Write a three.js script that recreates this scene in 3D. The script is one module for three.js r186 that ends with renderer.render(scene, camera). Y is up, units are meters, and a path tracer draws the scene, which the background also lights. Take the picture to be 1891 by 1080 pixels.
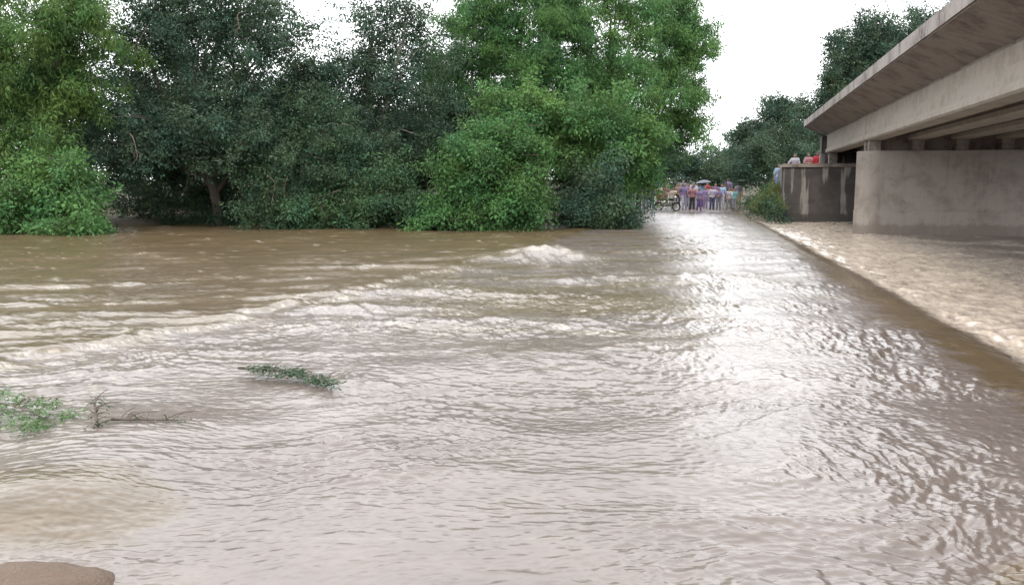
import * as THREE from 'three';
import { mergeGeometries, mergeVertices } from 'three/addons/utils/BufferGeometryUtils.js';
import { MarchingCubes } from 'three/addons/objects/MarchingCubes.js';
import { createNoise2D, createNoise3D } from 'simplex-noise';

// ---------------------------------------------------------------- camera, sky, sun, exposure
const scene = new THREE.Scene();
const camera = new THREE.PerspectiveCamera(37.9, 1024 / 584, 0.1, 2000);
camera.position.set(0, 1.7, 0);
camera.rotation.set(THREE.MathUtils.degToRad(-7.2), 0, 0);
scene.add(camera);

function mulberry(a) {
  return () => { a |= 0; a = a + 0x6D2B79F5 | 0; let t = Math.imul(a ^ a >>> 15, 1 | a); t = t + Math.imul(t ^ t >>> 7, 61 | t) ^ t; return ((t ^ t >>> 14) >>> 0) / 4294967296; };
}
const R = mulberry(20240817);
const n2 = createNoise2D(mulberry(11)), m2 = createNoise2D(mulberry(29)), n3 = createNoise3D(mulberry(7));
const clamp = (v, a = 0, b = 1) => Math.min(b, Math.max(a, v));
const ss = (a, b, v) => { const t = clamp((v - a) / (b - a)); return t * t * (3 - 2 * t); };
const mix = (a, b, t) => a + (b - a) * t;

{ // overcast sky: thick even cloud, faintly mottled
  const W = 256, H = 128, d = new Float32Array(W * H * 4);
  for (let j = 0; j < H; j++) for (let i = 0; i < W; i++) {
    const th = (j / (H - 1) - 0.5) * Math.PI, ph = i / W * 2 * Math.PI;
    const x = Math.cos(th) * Math.cos(ph), y = Math.sin(th), z = Math.cos(th) * Math.sin(ph);
    const c = n3(x * 1.6, y * 4, z * 1.6) * 0.6 + n3(x * 4, y * 9, z * 4) * 0.4;
    const L = (0.95 + 0.1 * Math.max(0, y)) * (1 + 0.05 * c), k = (j * W + i) * 4;
    d[k] = L * 0.99; d[k + 1] = L; d[k + 2] = L * 1.03; d[k + 3] = 1;
  }
  const sky = new THREE.DataTexture(d, W, H, THREE.RGBAFormat, THREE.FloatType);
  sky.mapping = THREE.EquirectangularReflectionMapping; sky.magFilter = THREE.LinearFilter; sky.minFilter = THREE.LinearFilter; sky.needsUpdate = true;
  scene.background = sky; scene.environment = sky;
}
const sun = new THREE.DirectionalLight(0xfff4e6, 0.7);
sun.position.set(-30, 60, 22); sun.castShadow = true; sun.shadow.radius = 25;
sun.shadow.mapSize.set(2048, 2048);
Object.assign(sun.shadow.camera, { left: -80, right: 80, top: 80, bottom: -80, near: 1, far: 250 });
scene.add(sun); sun.target.position.set(0, 0, -30); scene.add(sun.target);

const renderer = new THREE.WebGLRenderer({ antialias: true });
renderer.toneMapping = THREE.LinearToneMapping;
renderer.toneMappingExposure = 3.8;
renderer.outputColorSpace = THREE.SRGBColorSpace;
renderer.shadowMap.enabled = true;
renderer.setSize(1024, 584);

// ---------------------------------------------------------------- helpers
const taken = new Map();
function numbered(n) { const k = taken.get(n) || 0; taken.set(n, k + 1); return k ? `${n}_${String(k).padStart(3, '0')}` : n; }
function shadow(o) { o.castShadow = true; o.receiveShadow = true; return o; }
function part(name, geo, mat, parent) { const m = shadow(new THREE.Mesh(geo, mat)); m.name = name; parent.add(m); return m; }
function tag(o, label, category, group) { o.userData.label = label; o.userData.category = category; if (group) o.userData.group = group; return o; }
function thing(name, label, category, pos = [0, 0, 0], turn = 0, group) {
  const o = new THREE.Group(); o.name = numbered(name); o.position.set(...pos); o.rotation.y = turn; scene.add(o);
  return tag(o, label, category, group);
}
function structure(name, geo, mat, label) { const m = shadow(new THREE.Mesh(geo, mat)); m.name = numbered(name); m.userData.kind = 'structure'; m.userData.label = label; scene.add(m); return m; }
const lin = (r, g, b) => new THREE.Color().setRGB(r, g, b);
const V = (x, y, z) => new THREE.Vector3(x, y, z);
function std(c, rough = 0.9, extra = {}) { return new THREE.MeshStandardMaterial({ color: c, roughness: rough, metalness: 0, ...extra }); }
function dataTex(w, h, fn, srgb = true) {
  const d = new Uint8Array(w * h * 4);
  for (let j = 0; j < h; j++) for (let i = 0; i < w; i++) {
    const c = fn(i / w, j / h, i, j), k = (j * w + i) * 4;
    for (let q = 0; q < 3; q++) { const v = clamp(c[q]); d[k + q] = 255 * (srgb ? (v <= 0.0031308 ? v * 12.92 : 1.055 * Math.pow(v, 1 / 2.4) - 0.055) : v); }
    d[k + 3] = 255;
  }
  const t = new THREE.DataTexture(d, w, h); t.wrapS = t.wrapT = THREE.RepeatWrapping; t.magFilter = THREE.LinearFilter; t.minFilter = THREE.LinearMipmapLinearFilter; t.generateMipmaps = true;
  if (srgb) t.colorSpace = THREE.SRGBColorSpace; t.needsUpdate = true; return t;
}
function taperTube(pts, r0, r1, seg = 6, rows = 6) {
  const c = new THREE.CatmullRomCurve3(pts), g = new THREE.TubeGeometry(c, rows, 1, seg, false), p = g.attributes.position;
  for (let i = 0; i <= rows; i++) { const o = c.getPointAt(i / rows), r = mix(r0, r1, i / rows);
    for (let j = 0; j <= seg; j++) { const k = i * (seg + 1) + j; p.setXYZ(k, o.x + (p.getX(k) - o.x) * r, o.y + (p.getY(k) - o.y) * r, o.z + (p.getZ(k) - o.z) * r); } }
  return g;
}
// the flooded road runs along s (11.65 degrees right of the view), t is measured to its right
const RA = THREE.MathUtils.degToRad(11.65), rs = Math.sin(RA), rc = Math.cos(RA);
const roadS = (x, z) => x * rs - z * rc, roadT = (x, z) => x * rc + z * rs;
const roadXZ = (s, t) => [s * rs + t * rc, -s * rc + t * rs];
const BA = THREE.MathUtils.degToRad(14), bs = Math.sin(BA), bc = Math.cos(BA);
const brS = (x, z) => x * bs - z * bc, brT = (x, z) => x * bc + z * bs;
const brXZ = (s, t) => [s * bs + t * bc, -s * bc + t * bs];
const EDGE = 3.07, LOW = -0.2;
function lerpTable(tb, v) { if (v <= tb[0][0]) return tb[0][1]; for (let i = 1; i < tb.length; i++) if (v <= tb[i][0]) return mix(tb[i - 1][1], tb[i][1], (v - tb[i - 1][0]) / (tb[i][0] - tb[i - 1][0])); return tb[tb.length - 1][1]; }

// ---------------------------------------------------------------- terrain
const SHORE = [[-80, -19], [-30, -26], [-16.9, -33], [-14.5, -38.5], [-10.5, -38.5], [-8, -35], [-4, -33], [2.1, -34], [5.4, -37.4], [7.2, -48], [9.4, -66], [12, -90]];
function landHeight(x, z) {
  const s = roadS(x, z), t = roadT(x, z), bS = brS(x, z), bT = brT(x, z);
  let h = -1.5;
  if (z < 0) {
    const d = lerpTable(SHORE, x) - z;
    if (t < -1) h = Math.max(h, mix(-1.5, 0.25, ss(-3, 0.6, d)) + ss(2, 30, d) * 1.2);
  } else h = Math.max(h, -1.5 + ss(6, 14, z) * 1.9);
  // far end of the causeway climbing out of the water
  const road = lerpTable([[0, -0.35], [44, -0.3], [55, -0.06], [62, 0.08], [80, 0.6], [110, 1.6], [200, 3]], s);
  const w = ss(-7.5, -6.3, t) * (1 - ss(EDGE - 0.05, EDGE + 0.5, t));
  if (s > -14) h = Math.max(h, mix(-1.5, road, w));
  if (s > 52) h = Math.max(h, mix(-1.5, road + 0.2, ss(52, 66, s)));
  // approach embankment of the bridge
  const inFront = bT > 2.95 && bS < 48.1;
  if (!inFront) {
    const dx = Math.max(0, 50 - bS), dy = Math.max(0, 4.2 - bT), dd = Math.hypot(dx * 0.6, dy) + 0.35 * n2(x * 0.5, z * 0.5);
    if (bS > 38 && bT > -4) h = Math.max(h, Math.min(1.85, 2.1 - dd * 0.8) + 0.08 * n2(x * 1.3, z * 1.3));
  }
  if (bT > 18) h = Math.max(h, -1.5 + ss(19, 24, bT) * 2.2);
  return h + 0.05 * n2(x * 0.8, z * 0.8);
}
{
  const xs = [], zs = [];
  for (let v = -900; v < -70; v += 60) xs.push(v); for (let v = -70; v < 70; v += 0.7) xs.push(v); for (let v = 70; v <= 900; v += 60) xs.push(v);
  for (let v = -1200; v < -130; v += 60) zs.push(v); for (let v = -130; v < 25; v += 0.7) zs.push(v); for (let v = 25; v <= 300; v += 40) zs.push(v);
  const pos = [], col = [], uv = [], idx = [], nx = xs.length;
  for (const z of zs) for (const x of xs) {
    const h = landHeight(x, z); pos.push(x, h, z); uv.push(x / 3, z / 3);
    const s = roadS(x, z), t = roadT(x, z), onRoad = t > -5.5 && t < 2.6 && s > 30 && s < 130, n = 0.5 + 0.5 * n2(x * 0.35, z * 0.35), k = 0.8 + 0.4 * (0.5 + 0.5 * n2(x * 2.1, z * 2.1));
    const c = onRoad ? [0.12, 0.112, 0.115] : [mix(0.045, 0.075, n), mix(0.042, 0.06, n), mix(0.026, 0.04, n)];
    col.push(c[0] * k, c[1] * k, c[2] * k);
  }
  for (let j = 0; j < zs.length - 1; j++) for (let i = 0; i < nx - 1; i++) { const a = j * nx + i; idx.push(a, a + nx, a + 1, a + 1, a + nx, a + nx + 1); }
  const g = new THREE.BufferGeometry(); g.setAttribute('position', new THREE.Float32BufferAttribute(pos, 3)); g.setAttribute('color', new THREE.Float32BufferAttribute(col, 3)); g.setAttribute('uv', new THREE.Float32BufferAttribute(uv, 2)); g.setIndex(idx); g.computeVertexNormals();
  const bump = dataTex(256, 256, (u, v) => { const q = 0.5 + 0.25 * n3(Math.cos(u * 6.283) * 3, Math.sin(u * 6.283) * 3, v * 12) + 0.2 * n3(Math.cos(u * 6.283) * 9, Math.sin(u * 6.283) * 9, v * 36); return [q, q, q]; }, false);
  structure('ground', g, std(lin(1, 1, 1), 0.95, { vertexColors: true, bumpMap: bump, bumpScale: 0.05 }), 'muddy river banks with the far end of the road');
}

// ---------------------------------------------------------------- flood water
const FRONT = [[0, -6.6], [7, -6.5], [9.5, -5.6], [12, -5.2], [20, -4.6], [45, -3.2], [70, -2.6]];   // where the current breaks onto the road
const ridge = v => 1 - Math.abs(v);
const HUMPS = [[0.75, -20.2, 1.15, 0.85, 0.30], [-1.2, -13.6, 1.3, 0.5, 0.075], [1.3, -15.5, 1.6, 0.5, 0.075], [-0.4, -10.6, 1.4, 0.45, 0.05], [3.3, -15.6, 0.9, 0.9, 0.07], [0.6, -8.6, 1.2, 0.5, 0.05], [-2.2, -11.9, 1.1, 0.35, 0.08], [-5.6, -10.9, 1.9, 0.28, 0.045], [-7.5, -14.5, 3.2, 0.4, 0.045], [-3.5, -17.5, 3, 0.4, 0.055], [-9, -19.5, 4, 0.6, 0.05], [4.2, -22, 2, 0.7, 0.08], [4.8, -9.5 , 0.5, 0.9, 0.03]];
function water(x, z) {
  const r = Math.hypot(x, z), s = roadS(x, z), t = roadT(x, z) + 0.05 * n2(s * 0.55, 7.7) + 0.025 * n2(s * 2.1, 1.7) + 0.012 * n2(s * 6, 5.1);
  const wx = x + 0.45 * n2(x * 0.35, z * 0.35 + 9), wz = z + 0.45 * n2(x * 0.35 + 5, z * 0.35);
  // crests lie across the view on the left and swing round towards the road's edge on the right
  const turn = 0.1 + 0.3 * ss(-1, 3, t), ca = Math.cos(turn), sa = Math.sin(turn), al = wx * ca - wz * sa, ac = wx * sa + wz * ca;
  const tf = lerpTable(FRONT, s) + 0.35 * n2(s * 0.5, 3.3) + 0.12 * n2(s * 1.9, 8.3);
  const onRoad = ss(tf - 0.15, tf + 0.15, t), below = ss(EDGE - 0.05, EDGE + 0.75, t), up = 1 - onRoad;
  const rough = 0.16 + 0.84 * ss(-0.4, 0.5, n2(x * 0.3 + 4, z * 0.42) + 0.35 * n2(x * 0.9, z * 1.3)) + 0.5 * ss(0.9, 0.1, Math.abs(t - tf - 1.2)) * ss(16, 9, s);
  const rapid = ss(6.5, 10, s) * ss(34, 20, s) * ss(-0.6, 0.6, t - tf) * (1 - ss(0.5, 2.6, t));
  const calm = 1 - 0.85 * ss(1.6, 0.5, Math.hypot((x + 0.55) / 1.1, (z + 3.7) / 0.85));       // slack sheet of water in front of the viewer
  const nearEdge = 1 - 0.85 * ss(EDGE - 0.6, EDGE - 0.2, t + 0.12 * n2(s * 0.9, 2.2)) * (1 - below);
  let foam = 0, h = 0;
  h += (n2(ac * 0.4, al * 0.2) * 0.6 + n2(ac * 0.85 + 7, al * 0.36) * 0.4) * mix(0.03, 0.04, up) * calm * nearEdge;
  const c1 = ridge(n2(ac * 1.1 + 3, al * 0.62)) - 0.55, c2 = ridge(m2(ac * 2.9, al * 1.5 + 2)) - 0.55, c3 = ridge(n2(ac * 7 + 11, al * 3.4)) - 0.55;
  h += (c1 * 0.017 + c2 * 0.0135 + c3 * 0.0085) * mix(1, 1.1, up) * rough * calm * nearEdge * (1 + 0.5 * below) * (1 + 0.35 * rapid);
  h += (m2(ac * 11, al * 5.5) * 0.0028 + n2(ac * 22, al * 12) * 0.0014) * (1 + 1.3 * rapid) * (0.4 + 0.6 * rough) * (0.35 + 0.65 * calm) * (1 + below);
  const jab = ss(-0.3, 2.2, t) * (1 - below) * nearEdge, jw = 0.35 * m2(x * 1.3, z * 1.3), j1 = n2((wx + jw) * 2.0, (wz - jw) * 3.1 + 4), j2 = m2((x - jw) * 5.2, (z + jw) * 8.5), j3 = n2(x * 12, z * 18);
  h += (jab * 0.6 + 0.4 + 0.5 * rapid) * calm * (0.25 + 0.75 * rough) * (j1 * 0.0075 + j2 * 0.0055 + j3 * 0.0026);     // criss-cross chop
  // upstream, long low waves with their crests facing the viewer
  const lw = ridge(n2(x * 0.13, z * 0.75 + 0.25 * x)); h += up * 0.035 * (lw - 0.5) * ss(70, 25, r);
  // step where the current breaks onto the road
  h += up * (0.011 * (ridge(n2(x * 0.33 + 5, z * 2.3)) - 0.5) + 0.006 * (ridge(m2(x * 0.7, z * 5.1)) - 0.5)) * ss(60, 30, r);
  const df = t - tf, br = ss(24, 13, s); h += 0.042 * Math.exp(-(df * df) / 0.03) * br * (0.7 + 0.3 * n2(s * 1.1, 4)) - 0.03 * onRoad;
  const grit = 0.4 * n2(x * 2.3, z * 4) + 0.35 * n2(x * 7, z * 12) + 0.4 * m2(x * 17, z * 27);
  foam = Math.max(foam, clamp(Math.exp(-((df - 0.10) ** 2) / 0.006) * br * ss(-0.12, 0.3, grit) * 0.8));
  foam = Math.max(foam, clamp(Math.exp(-((df - 0.75) ** 2) / 0.35) * br * ss(0.12, 0.55, grit) * 0.55));
  foam = Math.max(foam, ss(-0.1, 0.5, df) * ss(4.5, 1.5, df) * ss(17, 10, s) * clamp(0.1 + 0.75 * grit) * 0.6);   // flecks carried on past the break
  for (const [hx, hz, ax, az, k] of HUMPS) {
    const dx = (x - hx) / ax, dz = (z - hz + 0.25 * n2(x * 0.9, z * 0.5) + 0.08 * n2(x * 3, z * 1.7)) / az; const q = dx * dx + dz * dz; if (q > 8) continue;
    h += k * Math.exp(-q * 0.9) * (1 + 0.14 * n2(x * 2.2, z * 2.2));
    if (k > 0.06) foam = Math.max(foam, clamp(Math.exp(-(dx * dx * 0.8 + (dz - 0.3) ** 2 * 2.2)) * (k > 0.2 ? 0.5 + 0.6 * grit : 0.08 + 0.5 * grit)));
  }
  foam = Math.max(foam, rapid * ss(0.22, 0.75, grit + 0.45 * n2(x * 0.6, z * 1.5)) * 0.6);
  // streaks of scum drawn out by the current
  const str = ridge(n2(x * 0.22 + 3, z * 1.25 + 0.2 * x)); foam = Math.max(foam, ss(0.92, 0.985, str) * ss(-0.2, 0.35, n2(x * 0.35, z * 0.5)) * clamp(0.5 + 0.8 * grit) * (0.25 + 0.75 * up) * (1 - below));
  // pour over the road's edge and the roller below it
  h = h - 0.03 * ss(EDGE - 0.6, EDGE, t) * (1 - below) + below * LOW;
  const bd = t - EDGE - 0.7;
  const bw = 0.3 * n2(x * 0.7, z * 0.7), boil = n2((s + bw) * 1.5, t * 1.1 + bw) * 0.45 + m2((s - bw) * 3.6, t * 1.6) * 0.33 + n2(s * 8.5, t * 3.4) * 0.22;
  h += below * (0.03 * Math.exp(-bd * bd / 0.5) + 0.018 * Math.exp(-Math.max(0, bd) / 7) + 0.008) * boil * 1.3;
  const lowFoam = below * ss(0.3, 0.6, t - EDGE) * (0.97 * ss(9, 3, bd + 2.5 * n2(x * 0.35, z * 0.35)));
  foam = Math.max(foam, clamp(lowFoam * (0.74 + 0.42 * boil + 0.3 * n2(s * 9, t * 2.2) + 0.25 * m2(s * 19, t * 11))));
  foam = Math.max(foam, ss(0.36, 0.45, c1 * 0.5 + c2 * 0.5) * ss(-0.1, 0.5, n2(x * 4, z * 4)) * 0.25 * calm * nearEdge);
  // water heaped over a sunken stone and pouring towards the viewer
  const px = (x + 2.6) / 0.7; h += 0.11 * Math.exp(-px * px) * ss(-3.95, -4.6, z) * ss(-7.2, -5.0, z);
  // silt: brown river water; churned bubbles and sky sheen painted paler over the road
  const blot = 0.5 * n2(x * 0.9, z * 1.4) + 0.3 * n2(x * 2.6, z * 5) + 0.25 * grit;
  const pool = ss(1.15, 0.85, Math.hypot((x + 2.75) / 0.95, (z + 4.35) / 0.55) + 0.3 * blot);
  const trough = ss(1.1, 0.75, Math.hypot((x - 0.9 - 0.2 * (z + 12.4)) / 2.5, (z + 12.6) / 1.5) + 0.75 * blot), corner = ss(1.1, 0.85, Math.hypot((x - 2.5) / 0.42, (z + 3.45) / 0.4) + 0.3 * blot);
  const airSheen = (1 - 0.85 * trough) * (1 - 0.9 * corner) * ss(0.05, 0.45, df + 0.5 * blot) * (1 - ss(EDGE - 0.5, EDGE - 0.25, t + 0.3 * blot) * (1 - below)) * (1 - 0.9 * pool) * (1 - 0.75 * ss(0.3, 0.42, n2(x * 0.28 + 6, z * 0.75) + 0.3 * blot) * ss(8, 11, s) * (1 - below));  // edge strip and corner left brown: mirrored bridge put into the colour
  return [h, clamp(foam), airSheen, below];
}
const RIP = 2.3;
function rippleTexture() {
  const N = 1024, wv = [], rr = mulberry(77);
  for (let i = 0; i < 90; i++) { // whole numbers of waves per tile, so that it repeats without a seam
    const k = 7 + Math.pow(rr(), 1.5) * 60, a = (rr() + rr() - 1) * 1.3;
    wv.push([Math.round(Math.sin(a) * k * 0.75), Math.round(Math.cos(a) * k), rr() * 6.283, 1 / Math.pow(k, 1.05)]);
  }
  const f = new Float32Array(N * N); let lo = 1e9, hi = -1e9;
  for (const [kx, ky, ph, a] of wv) { const sx = [], cx = [];
    for (let i = 0; i < N; i++) { sx.push(Math.sin(kx * i / N * 6.28318 + ph)); cx.push(Math.cos(kx * i / N * 6.28318 + ph)); }
    for (let j = 0; j < N; j++) { const sy = Math.sin(ky * j / N * 6.28318) * a, cy = Math.cos(ky * j / N * 6.28318) * a, o = j * N; for (let i = 0; i < N; i++) f[o + i] += sx[i] * cy + cx[i] * sy; } }
  for (const v of f) { if (v < lo) lo = v; if (v > hi) hi = v; }
  return dataTex(N, N, (u, v, i, j) => { const q = (f[j * N + i] - lo) / (hi - lo); const e = 1 - Math.abs(q * 2 - 1) * 0.9; return [e, e, e]; }, false);
}
{
  const th = [], rad = [];
  for (let a = -180; a < -40; a += 2.5) th.push(a); for (let a = -40; a < 40; a += 0.115) th.push(a); for (let a = 40; a <= 180; a += 2.5) th.push(a);
  for (let r = 0.4; r < 2.9; r += 0.12) rad.push(r);
  let r = 2.9; while (r < 75) { rad.push(r); r += Math.min(0.16 + Math.max(0, r - 30) * 0.01, Math.max(0.011, r * r * 0.00055)); }
  for (; r < 400; r *= 1.25) rad.push(r);
  const nc = th.length, pos = new Float32Array(nc * rad.length * 3), col = new Float32Array(pos.length), uv = new Float32Array(nc * rad.length * 2), idx = new Uint32Array((nc - 1) * (rad.length - 1) * 6);
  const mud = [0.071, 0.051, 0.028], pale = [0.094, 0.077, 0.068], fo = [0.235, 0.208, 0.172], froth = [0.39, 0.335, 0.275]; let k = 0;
  for (const q of rad) for (const a of th) {
    const x = q * Math.sin(a * Math.PI / 180), z = -q * Math.cos(a * Math.PI / 180), [h, f, airSheen, low] = water(x, z);
    const silt = 1 + 0.12 * n2(x * 0.28, z * 0.5 + 20) + 0.08 * n2(x * 1.1, z * 1.9) + 0.05 * n2(x * 5, z * 11);
    pos.set([x, h, z], k * 3); uv.set([(x + 0.18 * n2(x * 0.4, z * 0.4)) / RIP, (z + 0.18 * n2(x * 0.4 + 8, z * 0.4)) / RIP], k * 2);
col.set([0, 1, 2].map(q => mix(mix(mud[q], pale[q], airSheen) * silt, mix(fo[q], froth[q], low), f)), k * 3); k++;
  }
  let m = 0;
  for (let j = 0; j < rad.length - 1; j++) for (let i = 0; i < nc - 1; i++) { const a = j * nc + i; idx.set([a, a + 1, a + nc, a + 1, a + nc + 1, a + nc], m); m += 6; }
  const g = new THREE.BufferGeometry(); g.setAttribute('position', new THREE.BufferAttribute(pos, 3)); g.setAttribute('color', new THREE.BufferAttribute(col, 3)); g.setAttribute('uv', new THREE.BufferAttribute(uv, 2)); g.setIndex(new THREE.BufferAttribute(idx, 1)); g.computeVertexNormals();
  const wm = new THREE.MeshPhysicalMaterial({ color: lin(1, 1, 1), vertexColors: true, roughness: 0.22, ior: 1.36, bumpMap: rippleTexture(), bumpScale: 0.0055 });
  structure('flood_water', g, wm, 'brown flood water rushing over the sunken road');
  console.log('water triangles', idx.length / 3);
}

// ---------------------------------------------------------------- bridge
function concrete(seed, base, dark, streak, wet = 0, hm = 4, stained = false) {
  const a = createNoise2D(mulberry(seed)), b = createNoise2D(mulberry(seed + 1));
  return dataTex(1024, 512, (u, v) => {
    const X = u * 8, Y = v * hm;
    let k = 0.5 + 0.5 * (a(X * 0.7, Y * 0.7) * 0.5 + a(X * 2.3, Y * 2.3) * 0.3 + b(X * 7, Y * 7) * 0.2);
    const st = ss(0.1, 0.8, b(X * 2.6, Y * 0.16) * 0.7 + a(X * 8, Y * 0.5) * 0.35) * streak;
    const grain = 1 + 0.10 * a(X * 30, Y * 30) + 0.05 * b(X * 70, Y * 70);
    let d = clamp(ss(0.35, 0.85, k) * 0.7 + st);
    if (stained) d = clamp(1.05 - 1.15 * ss(0.25, 0.6, b(X * 1.5, Y * 0.22) + 0.25 * a(X * 5, Y * 0.6)) * (0.7 + 0.3 * k) - 0.25 * k + 0.35 * ss(0.2, 0.7, a(X * 0.8 + 4, Y * 0.9)));
    if (wet) { const w = wet + 0.05 * a(X * 0.8, 2.2) + 0.05 * b(X * 3, Y * 2) + 0.03 * a(X * 11, Y * 5); d = clamp(d + ss(w + 0.09, w - 0.07, Y) * 0.8 + 0.35 * ss(0.06, 0, Math.abs(Y - w - 0.55 - 0.04 * b(X * 2, 1))) * ss(-0.2, 0.4, a(X * 0.9, 6))); }
    return [0, 1, 2].map(q => mix(base[q], dark[q], d) * grain);
  });
}
function matTex(t, rx, ry, rough, bump = 0.006) { const m = t.clone(); m.repeat.set(rx, ry); m.needsUpdate = true; return std(lin(1, 1, 1), rough, { map: m, bumpMap: m, bumpScale: bump }); }
{
  const bridge = thing('road_bridge', 'grey concrete girder bridge on wall piers crossing beside the flooded road', 'bridge', [0, 0, 0], -BA);
  const beam = matTex(concrete(101, [0.24, 0.215, 0.185], [0.175, 0.15, 0.122], 0.35), 1 / 8, 1 / 4, 0.9);
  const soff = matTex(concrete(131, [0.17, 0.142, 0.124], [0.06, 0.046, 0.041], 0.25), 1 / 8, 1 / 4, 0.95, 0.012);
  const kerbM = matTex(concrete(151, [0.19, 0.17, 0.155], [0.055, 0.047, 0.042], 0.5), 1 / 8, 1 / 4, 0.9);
  const pierM = matTex(concrete(171, [0.195, 0.172, 0.15], [0.125, 0.103, 0.086], 0.3, 1.75, 5), 1 / 8, 1 / 5, 0.85);
  const abutM = matTex(concrete(191, [0.15, 0.14, 0.128], [0.03, 0.026, 0.024], 1.5, 1.75, 5, true), 1 / 8, 1 / 5, 0.9);
  const extr = (pts, s0, s1) => { const g = new THREE.ExtrudeGeometry(new THREE.Shape(pts.map(p => new THREE.Vector2(...p))), { depth: s1 - s0, bevelEnabled: false, steps: 1 }); g.translate(0, 0, -s1);
    const p = g.attributes.position, n = g.attributes.normal, u = g.attributes.uv; for (let i = 0; i < p.count; i++) { const side = Math.abs(n.getZ(i)) < 0.5; u.setXY(i, side ? p.getZ(i) : p.getX(i), Math.abs(n.getY(i)) > 0.85 && side ? p.getX(i) : p.getY(i)); } return g; };
  const GIRDERS = [5.3, 6.85, 8.4, 9.95, 11.5, 13.05];
  const spans = [[-22, -9.02], [-8.98, 12.98], [13.02, 36.48], [36.52, 51.2]];
  for (const [a, b] of spans) {
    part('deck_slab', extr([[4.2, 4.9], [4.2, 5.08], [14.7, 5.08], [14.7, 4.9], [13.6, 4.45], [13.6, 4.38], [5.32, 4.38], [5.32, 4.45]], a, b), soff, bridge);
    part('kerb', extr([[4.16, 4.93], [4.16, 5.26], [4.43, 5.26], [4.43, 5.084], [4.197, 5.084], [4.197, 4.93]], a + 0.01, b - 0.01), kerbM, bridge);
    for (const t of GIRDERS) { const w = 0.55;
      part('girder', extr([[t - 0.06, 3.47], [t - 0.06, 3.6], [t, 3.68], [t, 4.376], [t + w, 4.376], [t + w, 3.68], [t + w + 0.06, 3.6], [t + w + 0.06, 3.47], [t + w, 3.42], [t, 3.42]], a + 0.03, b - 0.03), beam, bridge); }
    for (const s of [a + 0.5, (a + b) / 2, b - 0.8]) for (const t of GIRDERS.slice(0, 5).map(v => v + 0.555)) part('diaphragm', extr([[t, 3.7], [t, 4.374], [t + 0.99, 4.374], [t + 0.99, 3.7]], s, s + 0.3), beam, bridge);
  }
  const wall = (s, t0, t1, r, y0, y1, m, bev) => { const sh = new THREE.Shape(); sh.moveTo(t0 + r, -r); sh.lineTo(t1 - r, -r); sh.absarc(t1 - r, 0, r, -Math.PI / 2, Math.PI / 2, false); sh.lineTo(t0 + r, r); sh.absarc(t0 + r, 0, r, Math.PI / 2, Math.PI * 1.5, false);
    const g = new THREE.ExtrudeGeometry(sh, { depth: y1 - y0, bevelEnabled: bev > 0, bevelSize: bev, bevelThickness: bev, bevelOffset: -bev, bevelSegments: 2, curveSegments: 20 }); g.rotateX(-Math.PI / 2); g.translate(0, y0, -s);
    const p = g.attributes.position, u = g.attributes.uv; for (let i = 0; i < p.count; i++) u.setXY(i, p.getX(i) + p.getZ(i) * 0.6, p.getY(i) + 1.6); return part('pier', g, m, bridge); };
  for (const s of [36.5, 13, -9]) {
    const p = wall(s, 5.02, 14, 0.75, 0.72, 2.98, pierM, 0.03);
    const q = wall(s, 5.0, 14.02, 0.77, -1.6, 0.69, pierM, 0.025); q.name = 'pier_footing';
    part('cross_beam', extr([[5.9, 3.02], [5.9, 4.3], [13.3, 4.3], [13.3, 3.02]], s - 0.22, s + 0.22), soff, bridge);
    for (const t of GIRDERS) for (const d of [-0.45, 0.45]) part('bearing', new THREE.BoxGeometry(0.42, 0.42, 0.4).translate(t + 0.275, 3.215, -s + d), soff, bridge);
  }
  // abutment: front wall, bearing shelf and wing wall
  const box = (x0, x1, y0, y1, s0, s1) => { const g = new THREE.BoxGeometry(x1 - x0, y1 - y0, s1 - s0).translate((x0 + x1) / 2, (y0 + y1) / 2, -(s0 + s1) / 2), p = g.attributes.position, n = g.attributes.normal, u = g.attributes.uv; for (let i = 0; i < p.count; i++) u.setXY(i, Math.abs(n.getX(i)) > 0.5 ? p.getZ(i) : p.getX(i), (Math.abs(n.getY(i)) > 0.5 ? p.getZ(i) : p.getY(i)) + 1.6); return g; };
  const ab = part('abutment', box(3.0, 15.5, -1.6, 2.62, 47.5, 48.9), abutM, bridge);
  part('bearing_shelf', box(2.93, 15.6, 2.623, 2.8, 47.4, 50.6), soff, ab);
  part('back_wall', box(5.05, 14.4, 2.803, 4.36, 50.0, 51.1), abutM, ab);
  part('wing_wall', box(2.95, 3.45, -1.6, 2.6, 48.905, 56), abutM, ab);
  for (const t of GIRDERS) part('bearing', box(t + 0.06, t + 0.48, 2.803, 3.415, 49.1, 49.6), soff, ab);
}

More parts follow.
